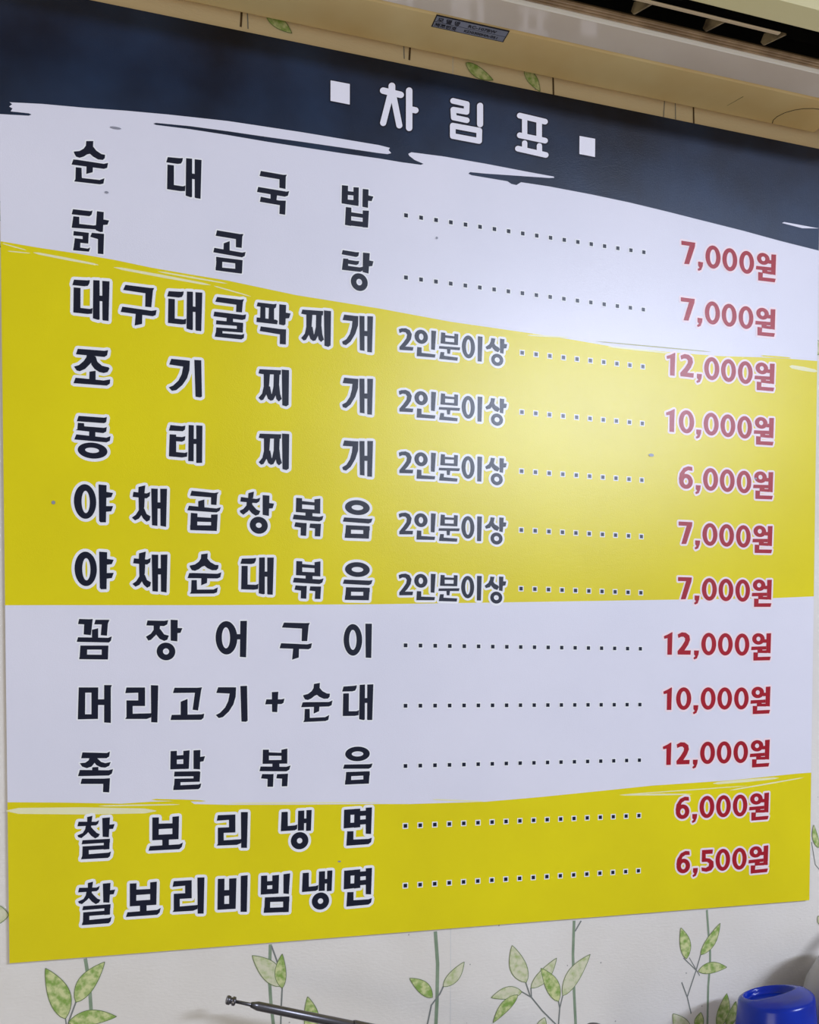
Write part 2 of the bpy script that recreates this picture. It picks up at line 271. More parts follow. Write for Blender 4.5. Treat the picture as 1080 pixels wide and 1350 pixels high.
GL = {
 '순': ([-27.3, 570.8], '-36 219 37 232 33 173 67 134 120 106 158 104 154 67 133 45 84 43 32 65 1 90 -29 78 -64 49 -107 29 -142 36 -162 69 -165 86 -107 101 -63 134 -40 170;-171 1 -133 4 145 5 189 23 178 -33 145 -49 -189 -56;-35 -36 31 -35 27 -104 -39 -133;-146 -78 -87 -75 -85 -183 100 -176 149 -150 138 -208 103 -222 -165 -232 -151 -208'),
 '대': ([-27.7, 423.5], '-176 188 -44 197 -12 204 -17 170 -33 140 -69 130 -193 128;-180 105 -110 107 -112 -108 -15 -108 14 -95 9 -156 -39 -165 -186 -165;23 208 89 213 86 -210 69 -216 16 -205;81 49 120 50 120 -9 81 -10;117 212 193 216 179 -216 124 -216 115 -210'),
 '구': ([23.5, 421.9], '-140 215 120 214 167 218 153 187 135 3 69 2 73 149 -164 157;-175 -27 -145 -27 135 -36 192 -21 181 -77 151 -94 -192 -86;-31 -72 38 -73 34 -192 -45 -218'),
 '조': ([-26.8, 350.4], '-144 179 133 186 171 197 161 140 133 119 -164 118;-49 135 35 135 20 78 -21 24 -70 -31 -126 -62 -158 -56 -184 -17 -133 4 -85 51 -56 96;4 119 41 114 60 57 108 20 176 10 185 -2 164 -42 123 -57 75 -50 27 -21 -5 22 -8 67;-25 -57 39 -40 38 -155 -29 -153;-170 -136 123 -138 191 -120 187 -166 155 -191 -191 -197'),
 '기': ([73.3, 348.4], '-153 192 11 192 51 191 45 83 19 -6 -33 -88 -101 -152 -148 -163 -182 -128 -134 -103 -75 -41 -40 32 -23 119 -175 127;100 206 177 209 182 -198 163 -209 111 -205'),
 '굴': ([124.2, 420.4], '-142 219 123 220 162 230 148 197 137 78 70 76 74 157 -164 163;-174 51 149 50 184 61 175 8 140 -7 -184 -2;-35 10 35 9 35 -52 -39 -52;-153 -44 150 -39 150 -79 -157 -89;78 -45 150 -44 146 -150 78 -147;-154 -124 146 -113 146 -150 -154 -160;-154 -124 -84 -123 -85 -227 -161 -225;-161 -184 130 -176 162 -162 157 -208 130 -229 -172 -230'),
 '팍': ([174.6, 419.9], '-183 218 0 219 36 228 27 186 6 168 -194 173;-151 192 -94 193 -95 31 -156 29;-53 195 6 196 5 34 -59 32;-195 46 27 45 48 35 41 -6 -198 -7;67 226 146 227 138 4 117 -10 63 -4;131 140 198 136 180 80 131 69;-149 -51 71 -56 145 -53 141 -226 71 -228 73 -118 -161 -105'),
 '찌': ([223.0, 420.8], '-164 188 85 200 80 149 -132 135 -177 139;-117 151 -44 151 -55 1 -81 -82 -123 -158 -151 -167 -178 -141 -136 -88 -117 -6;-84 -2 -44 2 -29 -77 -8 -133 -41 -158 -68 -143 -88 -92;0 158 67 158 61 14 33 -70 -8 -151 -41 -162 -50 -133 -22 -76 -4 7;30 28 63 23 74 -74 92 -130 57 -162 29 -137 15 -63;93 209 178 210 172 -190 144 -210 98 -201'),
 '개': ([272.2, 420.2], '-164 194 -38 194 9 196 5 87 -29 -17 -86 -113 -142 -161 -180 -154 -189 -124 -138 -92 -95 -24 -71 60 -63 130 -183 129;22 201 84 205 84 -204 27 -201;77 31 126 33 126 -27 77 -29;119 209 189 213 176 -213 118 -213'),
 '동': ([-26.4, 273.7], '-142 221 124 223 153 233 145 178 123 163 -161 161;-150 145 -86 145 -85 112 123 112 151 124 144 73 114 54 -172 64 -156 76;-34 62 30 61 30 0 -35 1;-168 18 146 6 189 26 182 -26 146 -45 -189 -39;O0 -146 155 87 -5 -143 73 29'),
 '태': ([73.8, 274.7], '-167 191 -40 188 -2 198 -9 152 -32 133 -184 128;-176 87 -105 89 -106 -106 -11 -108 18 -97 13 -149 -42 -162 -186 -159;-176 66 -41 67 -3 80 -10 34 -41 15 -173 15;33 208 90 209 86 -196 26 -197;82 56 122 59 121 3 82 0;117 211 186 212 180 -207 115 -212'),
 '야': ([-24.3, 201.8], 'O-89 12 116 189 -83 8 43 122;53 207 137 204 127 -204 69 -207 56 -191;125 132 205 123 185 75 125 64;124 -26 204 -21 184 -79 123 -89'),
 '채': ([33.6, 202.2], '-117 203 -44 225 -54 138 -121 134;-172 145 -31 136 9 156 2 107 -31 81 -181 89;-118 100 -51 97 -57 -17 -74 -86 -116 -149 -158 -171 -191 -141 -149 -108 -116 -54;-96 -36 -57 -34 -33 -93 9 -116 0 -160 -33 -179 -70 -146 -96 -96;19 194 90 195 84 -219 25 -215;82 43 121 45 120 -24 82 -26;117 197 191 202 178 -225 117 -217'),
 '곱': ([95.0, 199.7], '-138 222 113 211 165 223 147 196 138 76 77 78 78 160 -155 164;-66 108 3 131 3 30 -66 35;-169 51 138 37 187 54 173 13 138 -8 -187 -2;-148 -28 -75 -31 -80 -223 -157 -220;77 -36 152 -29 140 -219 76 -219;-88 -71 85 -73 85 -120 -88 -124;-157 -168 144 -156 140 -219 -157 -223'),
 '창': ([155.7, 201.1], '-98 220 -34 241 -45 164 -102 161;-184 170 -6 158 39 175 26 130 -6 110 -191 117;-117 125 -51 120 -63 66 -105 10 -158 -32 -191 -9 -198 14 -158 34 -122 77;-74 118 -42 76 -6 37 38 22 20 -19 -16 -35 -60 -9 -96 32;66 207 145 206 137 -30 65 -20;132 121 198 116 182 62 132 55;O20 -143 104 98 20 -143 34 30'),
 '볶': ([214.4, 199.5], '-142 215 -72 214 -72 51 -146 53;75 210 146 223 144 45 75 47;-78 183 83 174 83 138 -78 143;-146 92 144 90 144 45 -146 49;-32 62 51 60 51 -5 -32 -3;-170 19 134 8 183 23 168 -26 134 -46 -183 -36;-152 -70 -51 -74 -18 -72 -25 -223 -91 -221 -88 -130 -165 -121;23 -76 125 -74 153 -73 143 -222 78 -222 82 -131 14 -125'),
 '음': ([273.7, 199.9], 'O-4 139 152 88 -4 139 72 31;-167 14 144 12 183 20 167 -27 135 -43 -183 -36;-145 -76 148 -74 148 -124 -149 -129;-156 -176 140 -169 135 -224 -160 -227;-145 -76 -81 -76 -85 -227 -156 -227;68 -74 148 -74 137 -224 68 -224'),
 '꼼': ([-26.6, 52.1], '-157 220 -48 219 -15 223 -36 44 -111 51 -105 162 -169 164;14 215 161 218 144 175 133 41 68 46 79 165 0 164;-24 104 41 122 40 2 -25 10;-170 19 146 18 185 34 175 -13 154 -34 -185 -32;-147 -72 145 -68 145 -113 -147 -116;-151 -171 144 -171 141 -223 -161 -222;-147 -72 -74 -71 -81 -221 -157 -222;77 -69 148 -68 141 -223 75 -223'),
 '장': ([49.7, 52.5], '-182 215 0 215 44 223 33 176 -1 156 -194 159;-115 168 -43 166 -52 113 -94 52 -145 -1 -174 -10 -200 33 -145 68 -116 112;-77 156 -38 114 -1 62 50 49 32 2 -2 -11 -52 12 -89 61;71 229 149 227 143 -14 70 -7;139 138 200 136 178 83 138 78;O18 -130 102 100 18 -130 34 35'),
 '어': ([123.7, 54.9], 'O-56 11 123 192 -62 11 47 121;40 55 111 56 111 -4 40 -6;103 208 179 211 167 -211 96 -206'),
 '이': ([272.6, 55.2], 'O-60 8 114 189 -61 8 46 120;94 205 175 206 167 -206 98 -203'),
 '머': ([-26.9, -19.7], '-168 185 -100 182 -106 -164 -181 -168;-35 182 36 185 30 -165 -38 -164;-168 185 36 185 36 127 -168 127;-170 -112 31 -113 30 -165 -181 -168;26 53 107 53 107 -11 25 -10;99 211 181 211 169 182 166 -211 95 -205'),
 '리': ([25.3, -19.7], '-164 185 36 185 35 -24 -99 -23 -99 -110 60 -107 102 -106 98 -153 51 -170 -180 -168 -166 -147 -165 40 -38 39 -38 126 -177 121;100 211 180 208 168 -211 101 -207'),
 '고': ([78.3, -19.6], '-141 181 112 181 165 186 155 154 119 -79 58 -70 85 124 -159 121;-74 22 2 54 1 -137 -75 -136;-174 -127 153 -124 188 -115 179 -165 153 -186 -188 -185'),
 '족': ([-26.9, -95.5], '-136 224 121 212 154 229 145 172 117 154 -150 159;-59 171 19 170 -2 115 -43 64 -92 48 -141 67 -165 105 -108 109 -72 134;10 166 58 114 104 99 161 111 145 69 103 49 54 55 9 80 -23 124;-35 56 30 59 29 2 -36 4;-165 30 136 19 185 31 172 -19 139 -40 -185 -38;-145 -67 86 -73 152 -70 142 -229 76 -223 80 -132 -159 -125'),
 '발': ([74.4, -95.4], '-189 219 -120 221 -122 13 -194 11;-48 219 22 225 12 13 -50 11;-129 168 -38 172 -39 124 -130 120;-193 71 13 70 12 13 -194 11;65 223 142 226 137 3 64 10;129 145 194 154 176 96 129 88;-148 -15 128 -18 140 -28 128 -75 -153 -71;64 -20 140 -28 133 -139 63 -137;-148 -96 133 -99 133 -139 -148 -138;-148 -96 -80 -98 -85 -225 -157 -226;-157 -174 119 -169 150 -158 139 -205 118 -224 -163 -226'),
 '+': ([176.3, -18.1], '-35 116 41 120 27 -120 -33 -116;-99 31 77 31 114 40 101 -11 77 -24 -114 -28'),
 '찰': ([-26.0, -167.9], '-93 228 -37 240 -49 161 -93 159;-184 180 0 172 33 188 21 149 -1 131 -196 129;-106 146 -48 147 -58 92 -99 42 -156 -4 -189 8 -197 29 -140 52 -115 94;-71 141 -34 91 7 46 39 32 23 2 -10 -14 -51 16 -84 59;66 211 148 215 134 -7 69 0;131 132 197 137 180 85 130 84;-144 -28 146 -25 145 -66 -154 -73;80 -27 146 -25 137 -142 79 -143;-144 -97 140 -94 140 -139 -145 -142;-144 -97 -79 -97 -81 -235 -150 -238;-145 -189 128 -180 156 -168 144 -221 123 -239 -162 -240'),
 '보': ([48.3, -167.0], '-145 186 -73 185 -78 -72 -147 -73;76 186 149 190 142 -74 74 -72;-83 113 84 111 83 53 -84 51;-147 -13 143 -12 142 -74 -147 -73;-37 -57 35 -55 34 -162 -38 -162;-173 -138 151 -133 190 -113 178 -164 150 -189 -190 -190'),
 '냉': ([197.5, -169.8], '-175 220 -102 221 -102 52 -19 56 14 66 8 11 -20 -3 -185 -7;22 227 96 228 91 -8 17 -8;88 132 129 134 129 79 88 77;122 231 185 232 175 -15 116 -16;O39 -129 105 103 39 -129 33 33'),
 '면': ([272.1, -168.9], '-170 210 -90 213 -94 -11 -176 -15;-42 215 29 216 29 -9 -48 -13;-170 210 25 216 25 147 -170 145;-170 48 25 51 25 -5 -176 -15;16 188 112 190 112 130 16 127;16 82 112 85 112 25 16 22;98 225 176 226 164 -98 98 -91;-132 -52 -55 -54 -56 -155 131 -156 174 -143 164 -197 131 -220 -144 -226'),
 '비': ([122.9, -241.8], '-168 192 -92 191 -97 -166 -175 -168;-39 188 45 188 34 -170 -41 -166;-102 56 -33 55 -33 -11 -102 -11;-170 -102 34 -110 34 -170 -175 -168;95 212 175 215 163 -215 91 -210'),
 '빔': ([173.0, -243.9], '-169 220 -97 220 -98 0 -174 -2;-37 216 43 219 35 -1 -38 -4;-106 151 -30 152 -30 102 -106 101;-170 60 36 56 35 -1 -174 -2;95 223 174 230 158 -16 94 -5;-125 -38 164 -44 164 -105 -129 -93;-135 -162 158 -171 152 -229 -140 -220;-125 -38 -61 -39 -66 -222 -135 -220;90 -43 164 -44 156 -230 90 -229'),
 '국': ([173.1, 568.5], '-141 225 116 222 159 229 147 204 143 65 72 68 73 164 -156 166;-172 40 154 37 186 47 170 -7 135 -24 -186 -19;-31 -5 47 -7 37 -81 -31 -80;-142 -66 66 -77 146 -68 138 -229 71 -229 76 -129 -154 -125'),
 '밥': ([273.7, 567.1], '-189 226 -115 230 -120 22 -193 19;-50 224 16 231 11 18 -50 17;-126 168 -42 171 -42 128 -126 123;-193 66 15 78 11 14 -193 15;63 222 135 225 127 10 59 13;121 156 193 152 172 95 121 93;-142 -20 -75 -18 -79 -231 -153 -229;63 -29 139 -22 127 -221 63 -226;-87 -71 71 -71 71 -115 -87 -118;-148 -168 131 -161 127 -221 -153 -229'),
 '탕': ([273.3, 492.4], '-180 222 -16 219 19 223 10 179 -16 163 -194 171;-174 125 -113 129 -117 -3 -190 -5;-174 119 -16 116 21 121 10 84 -16 69 -174 72;-182 47 25 47 66 60 60 12 31 -4 -190 -9;66 226 149 229 134 -12 62 -2;130 145 194 140 180 83 130 72;O21 -126 103 103 20 -126 35 38'),
 '곰': ([123.5, 494.4], '-140 225 116 219 158 225 145 195 137 66 72 65 72 156 -155 162;-65 90 2 124 1 4 -69 4;-171 25 144 14 182 27 171 -20 140 -40 -182 -26;-151 -73 144 -71 140 -116 -151 -120;-157 -187 135 -177 131 -225 -157 -224;-145 -72 -81 -73 -85 -224 -157 -224;63 -72 147 -71 139 -222 63 -221'),
 '닭': ([-26.2, 496.4], '-179 213 -2 218 23 229 12 183 -11 162 -193 157;-176 138 -115 140 -116 65 32 69 67 79 63 31 -194 13;68 228 139 229 128 15 102 8 53 22;124 149 194 146 176 98 123 87;-174 -20 -18 -17 -21 -57 -178 -68;-82 -20 -18 -17 -26 -134 -83 -134;-164 -95 -22 -93 -26 -134 -165 -138;-164 -99 -105 -98 -110 -218 -179 -220;-175 -187 -31 -189 -5 -173 -19 -220 -183 -227;14 -12 140 -7 131 -227 73 -229 76 -71 -4 -58'),
 '인': ([357.7, 416.8], 'O-53 74 85 84 -53 74 29 39;76 164 138 163 122 -67 74 -64;-104 -53 -48 -54 -48 -118 130 -119 122 -158 -110 -164'),
 '분': ([388.9, 416.4], '-109 160 -57 158 -56 36 -117 29;63 163 113 161 108 30 59 25;-63 131 70 130 70 103 -63 101;-117 52 108 58 105 27 -117 25;-133 -8 138 3 130 -32 -138 -39;-35 -23 14 -23 6 -88 -30 -89;-117 -78 -68 -77 -72 -119 108 -123 102 -162 -133 -163'),
 '이s': ([418.5, 417.6], 'O-50 9 86 139 -50 9 33 92;74 153 136 152 126 -153 72 -153'),
 '상': ([450.6, 416.1], '-70 165 -14 163 -28 100 -78 32 -129 19 -145 48 -95 85 -75 126;-48 129 -11 78 32 59 49 38 24 1 -19 12 -58 50;48 170 108 169 95 -12 49 -4;91 112 145 111 134 62 91 53;O12 -95 81 75 12 -95 34 31'),
 '2s': ([333.3, 419.0], '-92 111 -60 125 -4 133 44 116 72 69 60 7 25 -46 -12 -86 92 -83 84 -126 -84 -133 -84 -98 -36 -41 4 16 12 58 -7 83 -44 85 -84 66'),
 '1': ([698.7, -15.7], '-66 96 1 123 52 150 66 150 59 -150 -10 -150 -9 70 -59 61'),
 '0': ([722.7, -15.6], 'O0 0 117 152 0 0 49 99'),
 ',': ([742.1, -30.6], '-34 61 43 61 37 10 13 -44 -28 -61 -43 -40 -12 -16 -33 7'),
 '원': ([845.3, -18.2], 'O-44 108 102 79 -45 108 33 31;-156 0 83 10 84 -36 -162 -48;-58 -30 23 -30 19 -85 -57 -85;38 103 97 106 98 58 39 55;85 186 162 191 155 -86 85 -82;1 -48 93 -45 94 -86 2 -85;-124 -77 -48 -78 -52 -140 123 -134 160 -134 145 -184 -123 -191'),
 '2': ([724.1, -88.8], '-102 120 -40 149 22 145 78 108 89 50 59 -18 4 -92 103 -91 98 -149 -99 -149 -103 -104 -38 -34 9 34 12 69 -13 91 -50 89 -91 71'),
 '6': ([722.9, -162.9], 'O1 -52 105 99 1 -52 37 45;94 144 99 95 32 97 -13 71 -33 27 -39 -27 -94 -70 -107 -24 -95 47 -40 123 32 151'),
 '5': ([763.7, -236.7], '-92 151 83 151 74 93 -32 93 -31 38 32 29 92 -14 97 -88 55 -137 -18 -151 -92 -136 -97 -86 -30 -96 17 -74 22 -38 -10 -14 -94 -13'),
 '7': ([723.1, 205.3], '-106 147 106 149 100 95 14 -145 -61 -149 18 96 -105 94'),
 '차': ([324.5, 692.8], '-135 106 -133 94 -127 85 -118 78 -106 74 -93 74 -80 79 -69 86 -59 97 -53 109 -51 121 -51 233 -53 245 -59 255 -69 262 -80 265 -93 265 -106 261 -118 253 -127 242 -133 230 -135 218;7 104 20 105 32 110 43 118 51 129 56 140 57 152 54 163 47 172 38 178 26 181 -192 190 -204 189 -216 184 -227 175 -235 165 -240 153 -241 141 -238 130 -231 122 -222 116 -210 113;-238 -223 -239 -234 -236 -245 -230 -253 -221 -259 -210 -262 -198 -261 -187 -256 -176 -249 -169 -239 -164 -228 -77 108 -76 119 -78 130 -85 138 -94 144 -105 147 -117 146 -128 141 -139 133 -146 123 -151 112;-38 -232 -34 -242 -26 -250 -16 -254 -5 -255 7 -253 19 -247 28 -238 35 -228 38 -216 37 -205 -38 131 -42 141 -50 148 -60 153 -71 154 -83 151 -95 145 -104 136 -111 126 -114 114 -113 103;82 -234 84 -245 90 -255 99 -262 110 -265 123 -265 135 -261 147 -254 156 -244 161 -232 163 -220 163 218 161 230 155 239 146 246 135 249 122 249 110 245 98 237 89 227 84 215 82 203;194 -43 207 -42 218 -36 228 -28 236 -18 240 -7 241 5 237 15 231 24 221 29 209 31 148 31 136 30 124 25 114 16 106 6 102 -5 102 -17 105 -27 112 -35 121 -41 133 -43'),
 '표': ([497.3, 688.7], '168 162 180 163 192 168 202 176 210 185 215 196 215 207 212 217 206 225 197 230 186 233 -159 246 -171 245 -182 240 -192 233 -200 223 -204 213 -205 202 -202 192 -196 184 -187 178 -176 176;-136 -6 -134 -16 -129 -24 -121 -30 -111 -33 -100 -33 -88 -29 -78 -23 -70 -14 -65 -4 -64 6 -65 203 -67 213 -72 221 -80 227 -90 230 -101 230 -112 226 -122 220 -130 211 -135 201 -137 191;59 -16 61 -27 66 -35 75 -42 86 -45 98 -44 109 -41 120 -34 129 -25 134 -14 136 -3 135 204 133 214 127 223 119 229 108 232 96 232 84 228 73 221 65 212 60 201 58 190;171 -71 183 -70 194 -65 204 -57 212 -48 216 -37 217 -26 214 -16 207 -8 197 -3 186 -1 -158 6 -170 5 -182 0 -192 -8 -199 -17 -203 -28 -204 -39 -201 -49 -194 -56 -185 -62 -174 -64;-135 -195 -133 -205 -128 -213 -120 -219 -110 -222 -99 -222 -87 -218 -77 -212 -69 -204 -64 -194 -63 -183 -63 -106 -65 -96 -70 -88 -78 -82 -88 -79 -99 -79 -110 -83 -121 -89 -128 -98 -134 -108 -135 -118;66 -197 68 -206 73 -215 81 -221 91 -224 102 -223 114 -220 124 -214 132 -205 137 -195 139 -184 138 -107 136 -97 131 -89 123 -83 113 -80 102 -80 90 -83 80 -90 72 -98 67 -108 65 -119;181 -246 193 -245 205 -240 215 -233 222 -223 227 -212 228 -201 225 -191 218 -183 209 -178 197 -176 -182 -161 -194 -162 -205 -167 -215 -174 -223 -184 -227 -194 -228 -205 -225 -215 -218 -223 -209 -228 -198 -231'),
 '■': ([252.1, 696.2], '-115 118 116 119 115 -119 -116 -117'),
 '림': ([410.2, 691.2], '-7 167 5 168 16 173 26 180 33 189 37 200 38 211 35 220 29 228 20 233 10 235 -169 241 -180 240 -191 235 -201 228 -208 219 -212 208 -213 198 -210 188 -204 180 -196 175 -185 173;-38 101 -36 91 -31 82 -24 76 -14 73 -2 73 9 76 19 82 28 91 33 101 35 112 38 207 37 217 32 225 24 232 14 235 3 235 -9 232 -19 225 -27 217 -33 206 -35 196;-164 137 -176 135 -186 130 -196 122 -202 113 -206 102 -206 92 -203 82 -196 75 -187 70 -176 69 -7 72 4 74 15 79 24 87 31 97 35 107 35 118 31 127 25 135 15 139 5 141;-203 1 -200 -9 -195 -17 -186 -22 -176 -24 -165 -23 -153 -19 -144 -12 -136 -3 -132 7 -131 18 -137 111 -140 121 -146 129 -154 134 -165 136 -176 135 -187 131 -197 124 -204 115 -209 104 -210 94;-5 -27 6 -26 17 -21 27 -14 34 -4 38 6 38 17 35 26 29 34 20 39 9 41 -160 44 -171 42 -182 37 -191 30 -198 21 -202 10 -203 0 -200 -10 -194 -18 -185 -23 -174 -24;136 -17 138 -28 144 -37 153 -44 164 -47 176 -47 189 -43 200 -36 209 -26 214 -15 216 -3 215 219 213 230 207 239 199 246 187 249 175 248 163 244 152 237 143 227 137 216 135 204;160 -124 172 -122 183 -117 192 -109 200 -100 203 -89 204 -78 200 -68 194 -61 184 -56 173 -54 -173 -55 -184 -57 -195 -61 -205 -69 -212 -79 -215 -90 -216 -100 -212 -110 -206 -117 -197 -122 -186 -124;126 -219 128 -230 133 -238 141 -245 152 -248 163 -248 175 -245 185 -238 194 -230 199 -219 201 -208 204 -83 202 -73 197 -64 189 -58 179 -54 167 -54 156 -58 145 -64 137 -73 131 -84 129 -94;-172 -178 -184 -180 -195 -185 -204 -192 -211 -202 -215 -213 -215 -223 -212 -233 -206 -241 -197 -246 -186 -247 157 -249 169 -247 180 -242 190 -234 197 -225 201 -214 201 -203 198 -193 191 -186 182 -181 171 -179;-142 -83 -144 -73 -150 -64 -158 -58 -168 -55 -179 -55 -191 -59 -201 -66 -209 -75 -214 -85 -216 -96 -216 -219 -214 -229 -209 -238 -201 -244 -190 -247 -179 -247 -168 -243 -157 -237 -149 -228 -144 -217 -142 -206'),
}

LK = [0]
def leaf(bx, bz, tx, tz, wd, pale, dx=0.0, dz=0.0):
    b = Vector((bx/1e4+dx, bz/1e4+dz)); t = Vector((tx/1e4+dx, tz/1e4+dz)); d = t-b; L = d.length; d.normalize()
    n = Vector((-d.y, d.x)); w2 = wd/2e4; N = 14
    prof = lambda s: (math.sin(math.pi*s**0.85))**0.85 * (1-0.12*s)
    bend = 0.05*L*(1 if (wd*7+int(bx)) % 2 else -1)
    mid = lambda s: b + d*(L*s) + n*(bend*math.sin(math.pi*s))
    up = [mid(k/N)+n*w2*prof(k/N) for k in range(N+1)]; lo = [mid(k/N)-n*w2*prof(k/N) for k in range(N, -1, -1)]
    LK[0] += 1; yl = -0.0006-0.00001*(LK[0] % 40); m = MB(); m.poly([tuple(p) for p in up+lo[1:-1]], yl, 0)
    for side in (1, -1):      # the thin darker outline and the midrib
        e = [mid(k/N)+n*side*w2*prof(k/N)*0.97 for k in range(N+1)]
        for k in range(N):
            q = (e[k+1]-e[k]); q = Vector((-q.y, q.x)).normalized()*0.0004
            m.face([(p.x, yl-0.000004, p.y) for p in (e[k]-q, e[k+1]-q, e[k+1]+q, e[k]+q)], 1)
    m.build('printed_leaf', [M['leaf_pale' if pale else 'leaf'], M['leaf_vein']], wall)
SK = [0]
def stem(pts, wd, dx=0.0, dz=0.0, m_=None):
    SK[0] = (SK[0]+1) % 60; p = [Vector((a/1e4+dx, b/1e4+dz)) for a, b in pts]; m = MB(); h = wd/2e4
    l, r = [], []
    for k in range(len(p)):
        q = p[min(k+1, len(p)-1)]-p[max(k-1, 0)]; q = Vector((-q.y, q.x)).normalized()*h
        l.append(tuple(p[k]+q)); r.append(tuple(p[k]-q))
    for k in range(len(p)-1):
        m.face([(c[0], -0.0002-0.000006*SK[0], c[1]) for c in (r[k], r[k+1], l[k+1], l[k])])
    m.build('printed_stem', m_ or M['green_stem' if wd > 25 else 'twig'], wall)
for dx, dz in ((0, 0), (-1.06, 0), (1.06, 0), (-1.06, 0.72), (1.06, 0.72)):
    hid = lambda x, z: (dx or dz) and -0.30 < x/1e4+dx < 1.20 and z/1e4+dz < 0.12
    for a in SH['leaves']:
        if not hid(a[0], a[1]): leaf(*a, dx=dx, dz=dz)
    for a in SH['stems']:
        if not hid(*a[0][0]): stem(*a, dx=dx, dz=dz)
# the same pattern where it shows between the sheet and the air conditioner
for k, (a, b) in enumerate(SH['topticks']):
    stem([(a, b+160), (a+(8 if k % 3 else -14), b-60)], 22 if k in (0, 3, 5, 8) else 11, m_=M['groove'] if k in (0, 3, 5, 8) else None)
for k in range(0, len(SH['topleaf']), 2):
    (a, b), (c, d) = SH['topleaf'][k:k+2]
    leaf(a-60, b+110, c+40, d-20, 150, 0)

# ------------------------------------------------------------ the menu sheet
SX0, SX1, SZ0, SZ1, SY = -0.118, 0.932, -0.302, 0.744, -0.0050
poster = MB()
poster.box((SX0, SY, SZ0), (SX1, -0.0022, SZ1))
poster = tag(poster.build('menu_board', [M['paper']]), 'large square menu sheet in navy, white and yellow stuck flat on the leaf wallpaper', 'menu board')
poster.scale = (0.9955, 1, 0.9955)
def mm(l): return [(a/1e4, b/1e4) for a, b in l]
def clipx(l):
    out = []
    for k, (x, z) in enumerate(l):
        if SX0 <= x <= SX1: out.append((x, z)); continue
        j = k+1 if x < SX0 else k-1
        if 0 <= j < len(l) and SX0 <= l[j][0] <= SX1:
            lim = SX0 if x < SX0 else SX1; t = (lim-x)/(l[j][0]-x); out.append((lim, z+(l[j][1]-z)*t))
    return out
Y1, Y2, Y3, Y4 = SY-0.00008, SY-0.00016, SY-0.00022, SY-0.00048
m = MB(); bd = clipx(mm(SH['band'])); m.poly([(SX1, SZ1), (SX0, SZ1)] + bd, Y1)
tag(m.build('header_band', M['navy'], poster), 'navy brush-stroke band across the top')
m = MB(); m.poly(clipx(mm(SH['ymt'])) + clipx(mm(SH['ymb']))[::-1], Y1)
tag(m.build('yellow_panel', M['yellow'], poster), 'broad yellow band behind the five middle rows')
m = MB(); m.poly(clipx(mm(SH['ylt'])) + [(SX1, SZ0), (SX0, SZ0)], Y1)
tag(m.build('yellow_panel', M['yellow'], poster), 'yellow band along the bottom')
m = MB()
for k, (c, x0, z0, x1, z1, wd) in enumerate(SH['streaks']):
    a, b = Vector((x0, z0))/1e4, Vector((min(x1/1e4, SX1), z1/1e4)); b.x *= 1; d = (b-a); 
    b = Vector((min(x1/1e4, SX1), z1/1e4)); n = Vector((-d.y, d.x)).normalized()*wd/2e4*0.95
    ps = [a + d*t + n*s*q for t, s, q in ((0, 0.1, 1), (0.08, 0.8, 1), (0.5, 1, 1), (0.92, 0.7, 1), (1, 0.1, 1), (1, 0.1, -1), (0.92, 0.7, -1), (0.5, 1, -1), (0.08, 0.8, -1), (0, 0.1, -1))]
    m.poly([tuple(p) for p in ps], Y2-0.000004*k, {'w': 0, 'o': 1, 'y': 2}[c])
m.poly(clipx(mm(SH['sliver'])), Y2, 3)
tag(m.build('brush_streaks', [M['pale'], M['olive'], M['yellow'], M['paper']], poster), kind='stuff')

# lettering: outlines of each syllable in 0.1 mm about its own centre; first entry = centre on the sheet (mm)
def parse(g):
    items = []
    for s in GL[g][1].split(';'):
        if s[0] == 'O':
            v = [float(x)/1e4 for x in s[1:].split()]; items.append(('O', v))
        else:
            v = [float(x)/1e4 for x in s.split()]; items.append(('P', list(zip(v[::2], v[1::2]))))
    return items
GK = [0]      # every outline of a row gets its own hair-thin level
def glyph(m, g, x, z, halo=0.0032, sc=1.0):
    for kind, v in parse(g):
        yh, yi = Y3-0.000004*GK[0], Y4-0.000004*GK[0]; GK[0] += 1
        if kind == 'P':
            p = [(a*sc+x, b*sc+z) for a, b in v]
            if halo: m.poly(offset_poly(p, halo), yh, 1)
            m.poly(p, yi, 0)
        else:
            v = [a*sc for a in v]; c, ro, ci, ri = (v[0]+x, v[1]+z), (v[2], v[3]), (v[4]+x, v[5]+z), (v[6], v[7])
            if halo: m.ring(c, (ro[0]+halo, ro[1]+halo), ci, (max(ri[0]-halo, 1e-5), max(ri[1]-halo, 1e-5)), yh, 1)
            m.ring(c, ro, ci, ri, yi, 0)
ROWS = [566.3 - 73.7*r for r in range(12)]
SRC_ROW = {'순': 0, '국': 0, '밥': 0, '닭': 1, '곰': 1, '탕': 1, '대': 2, '구': 2, '굴': 2, '팍': 2, '찌': 2, '개': 2, '조': 3, '기': 3,
  '동': 4, '태': 4, '야': 5, '채': 5, '곱': 5, '창': 5, '볶': 5, '음': 5, '꼼': 7, '장': 7, '어': 7, '이': 7, '머': 8, '리': 8, '고': 8,
  '+': 8, '족': 9, '발': 9, '찰': 10, '보': 10, '냉': 10, '면': 10, '비': 11, '빔': 11}
DZ = {'1': -15.7+23.3, '0': 7.7, ',': -7.3, '원': 5.1, '2': 7.9, '6': 7.8, '5': 7.7, '7': 7.9}
DISH = ['순대국밥', '닭곰탕', '대구대굴팍찌개', '조기찌개', '동태찌개', '야채곱창볶음', '야채순대볶음', '꼼장어구이', '머리고기+순대', '족발볶음', '찰보리냉면', '찰보리비빔냉면']
PRICE = ['7,000', '7,000', '12,000', '10,000', '6,000', '7,000', '7,000', '12,000', '10,000', '12,000', '6,000', '6,500']
PX = {0: None}
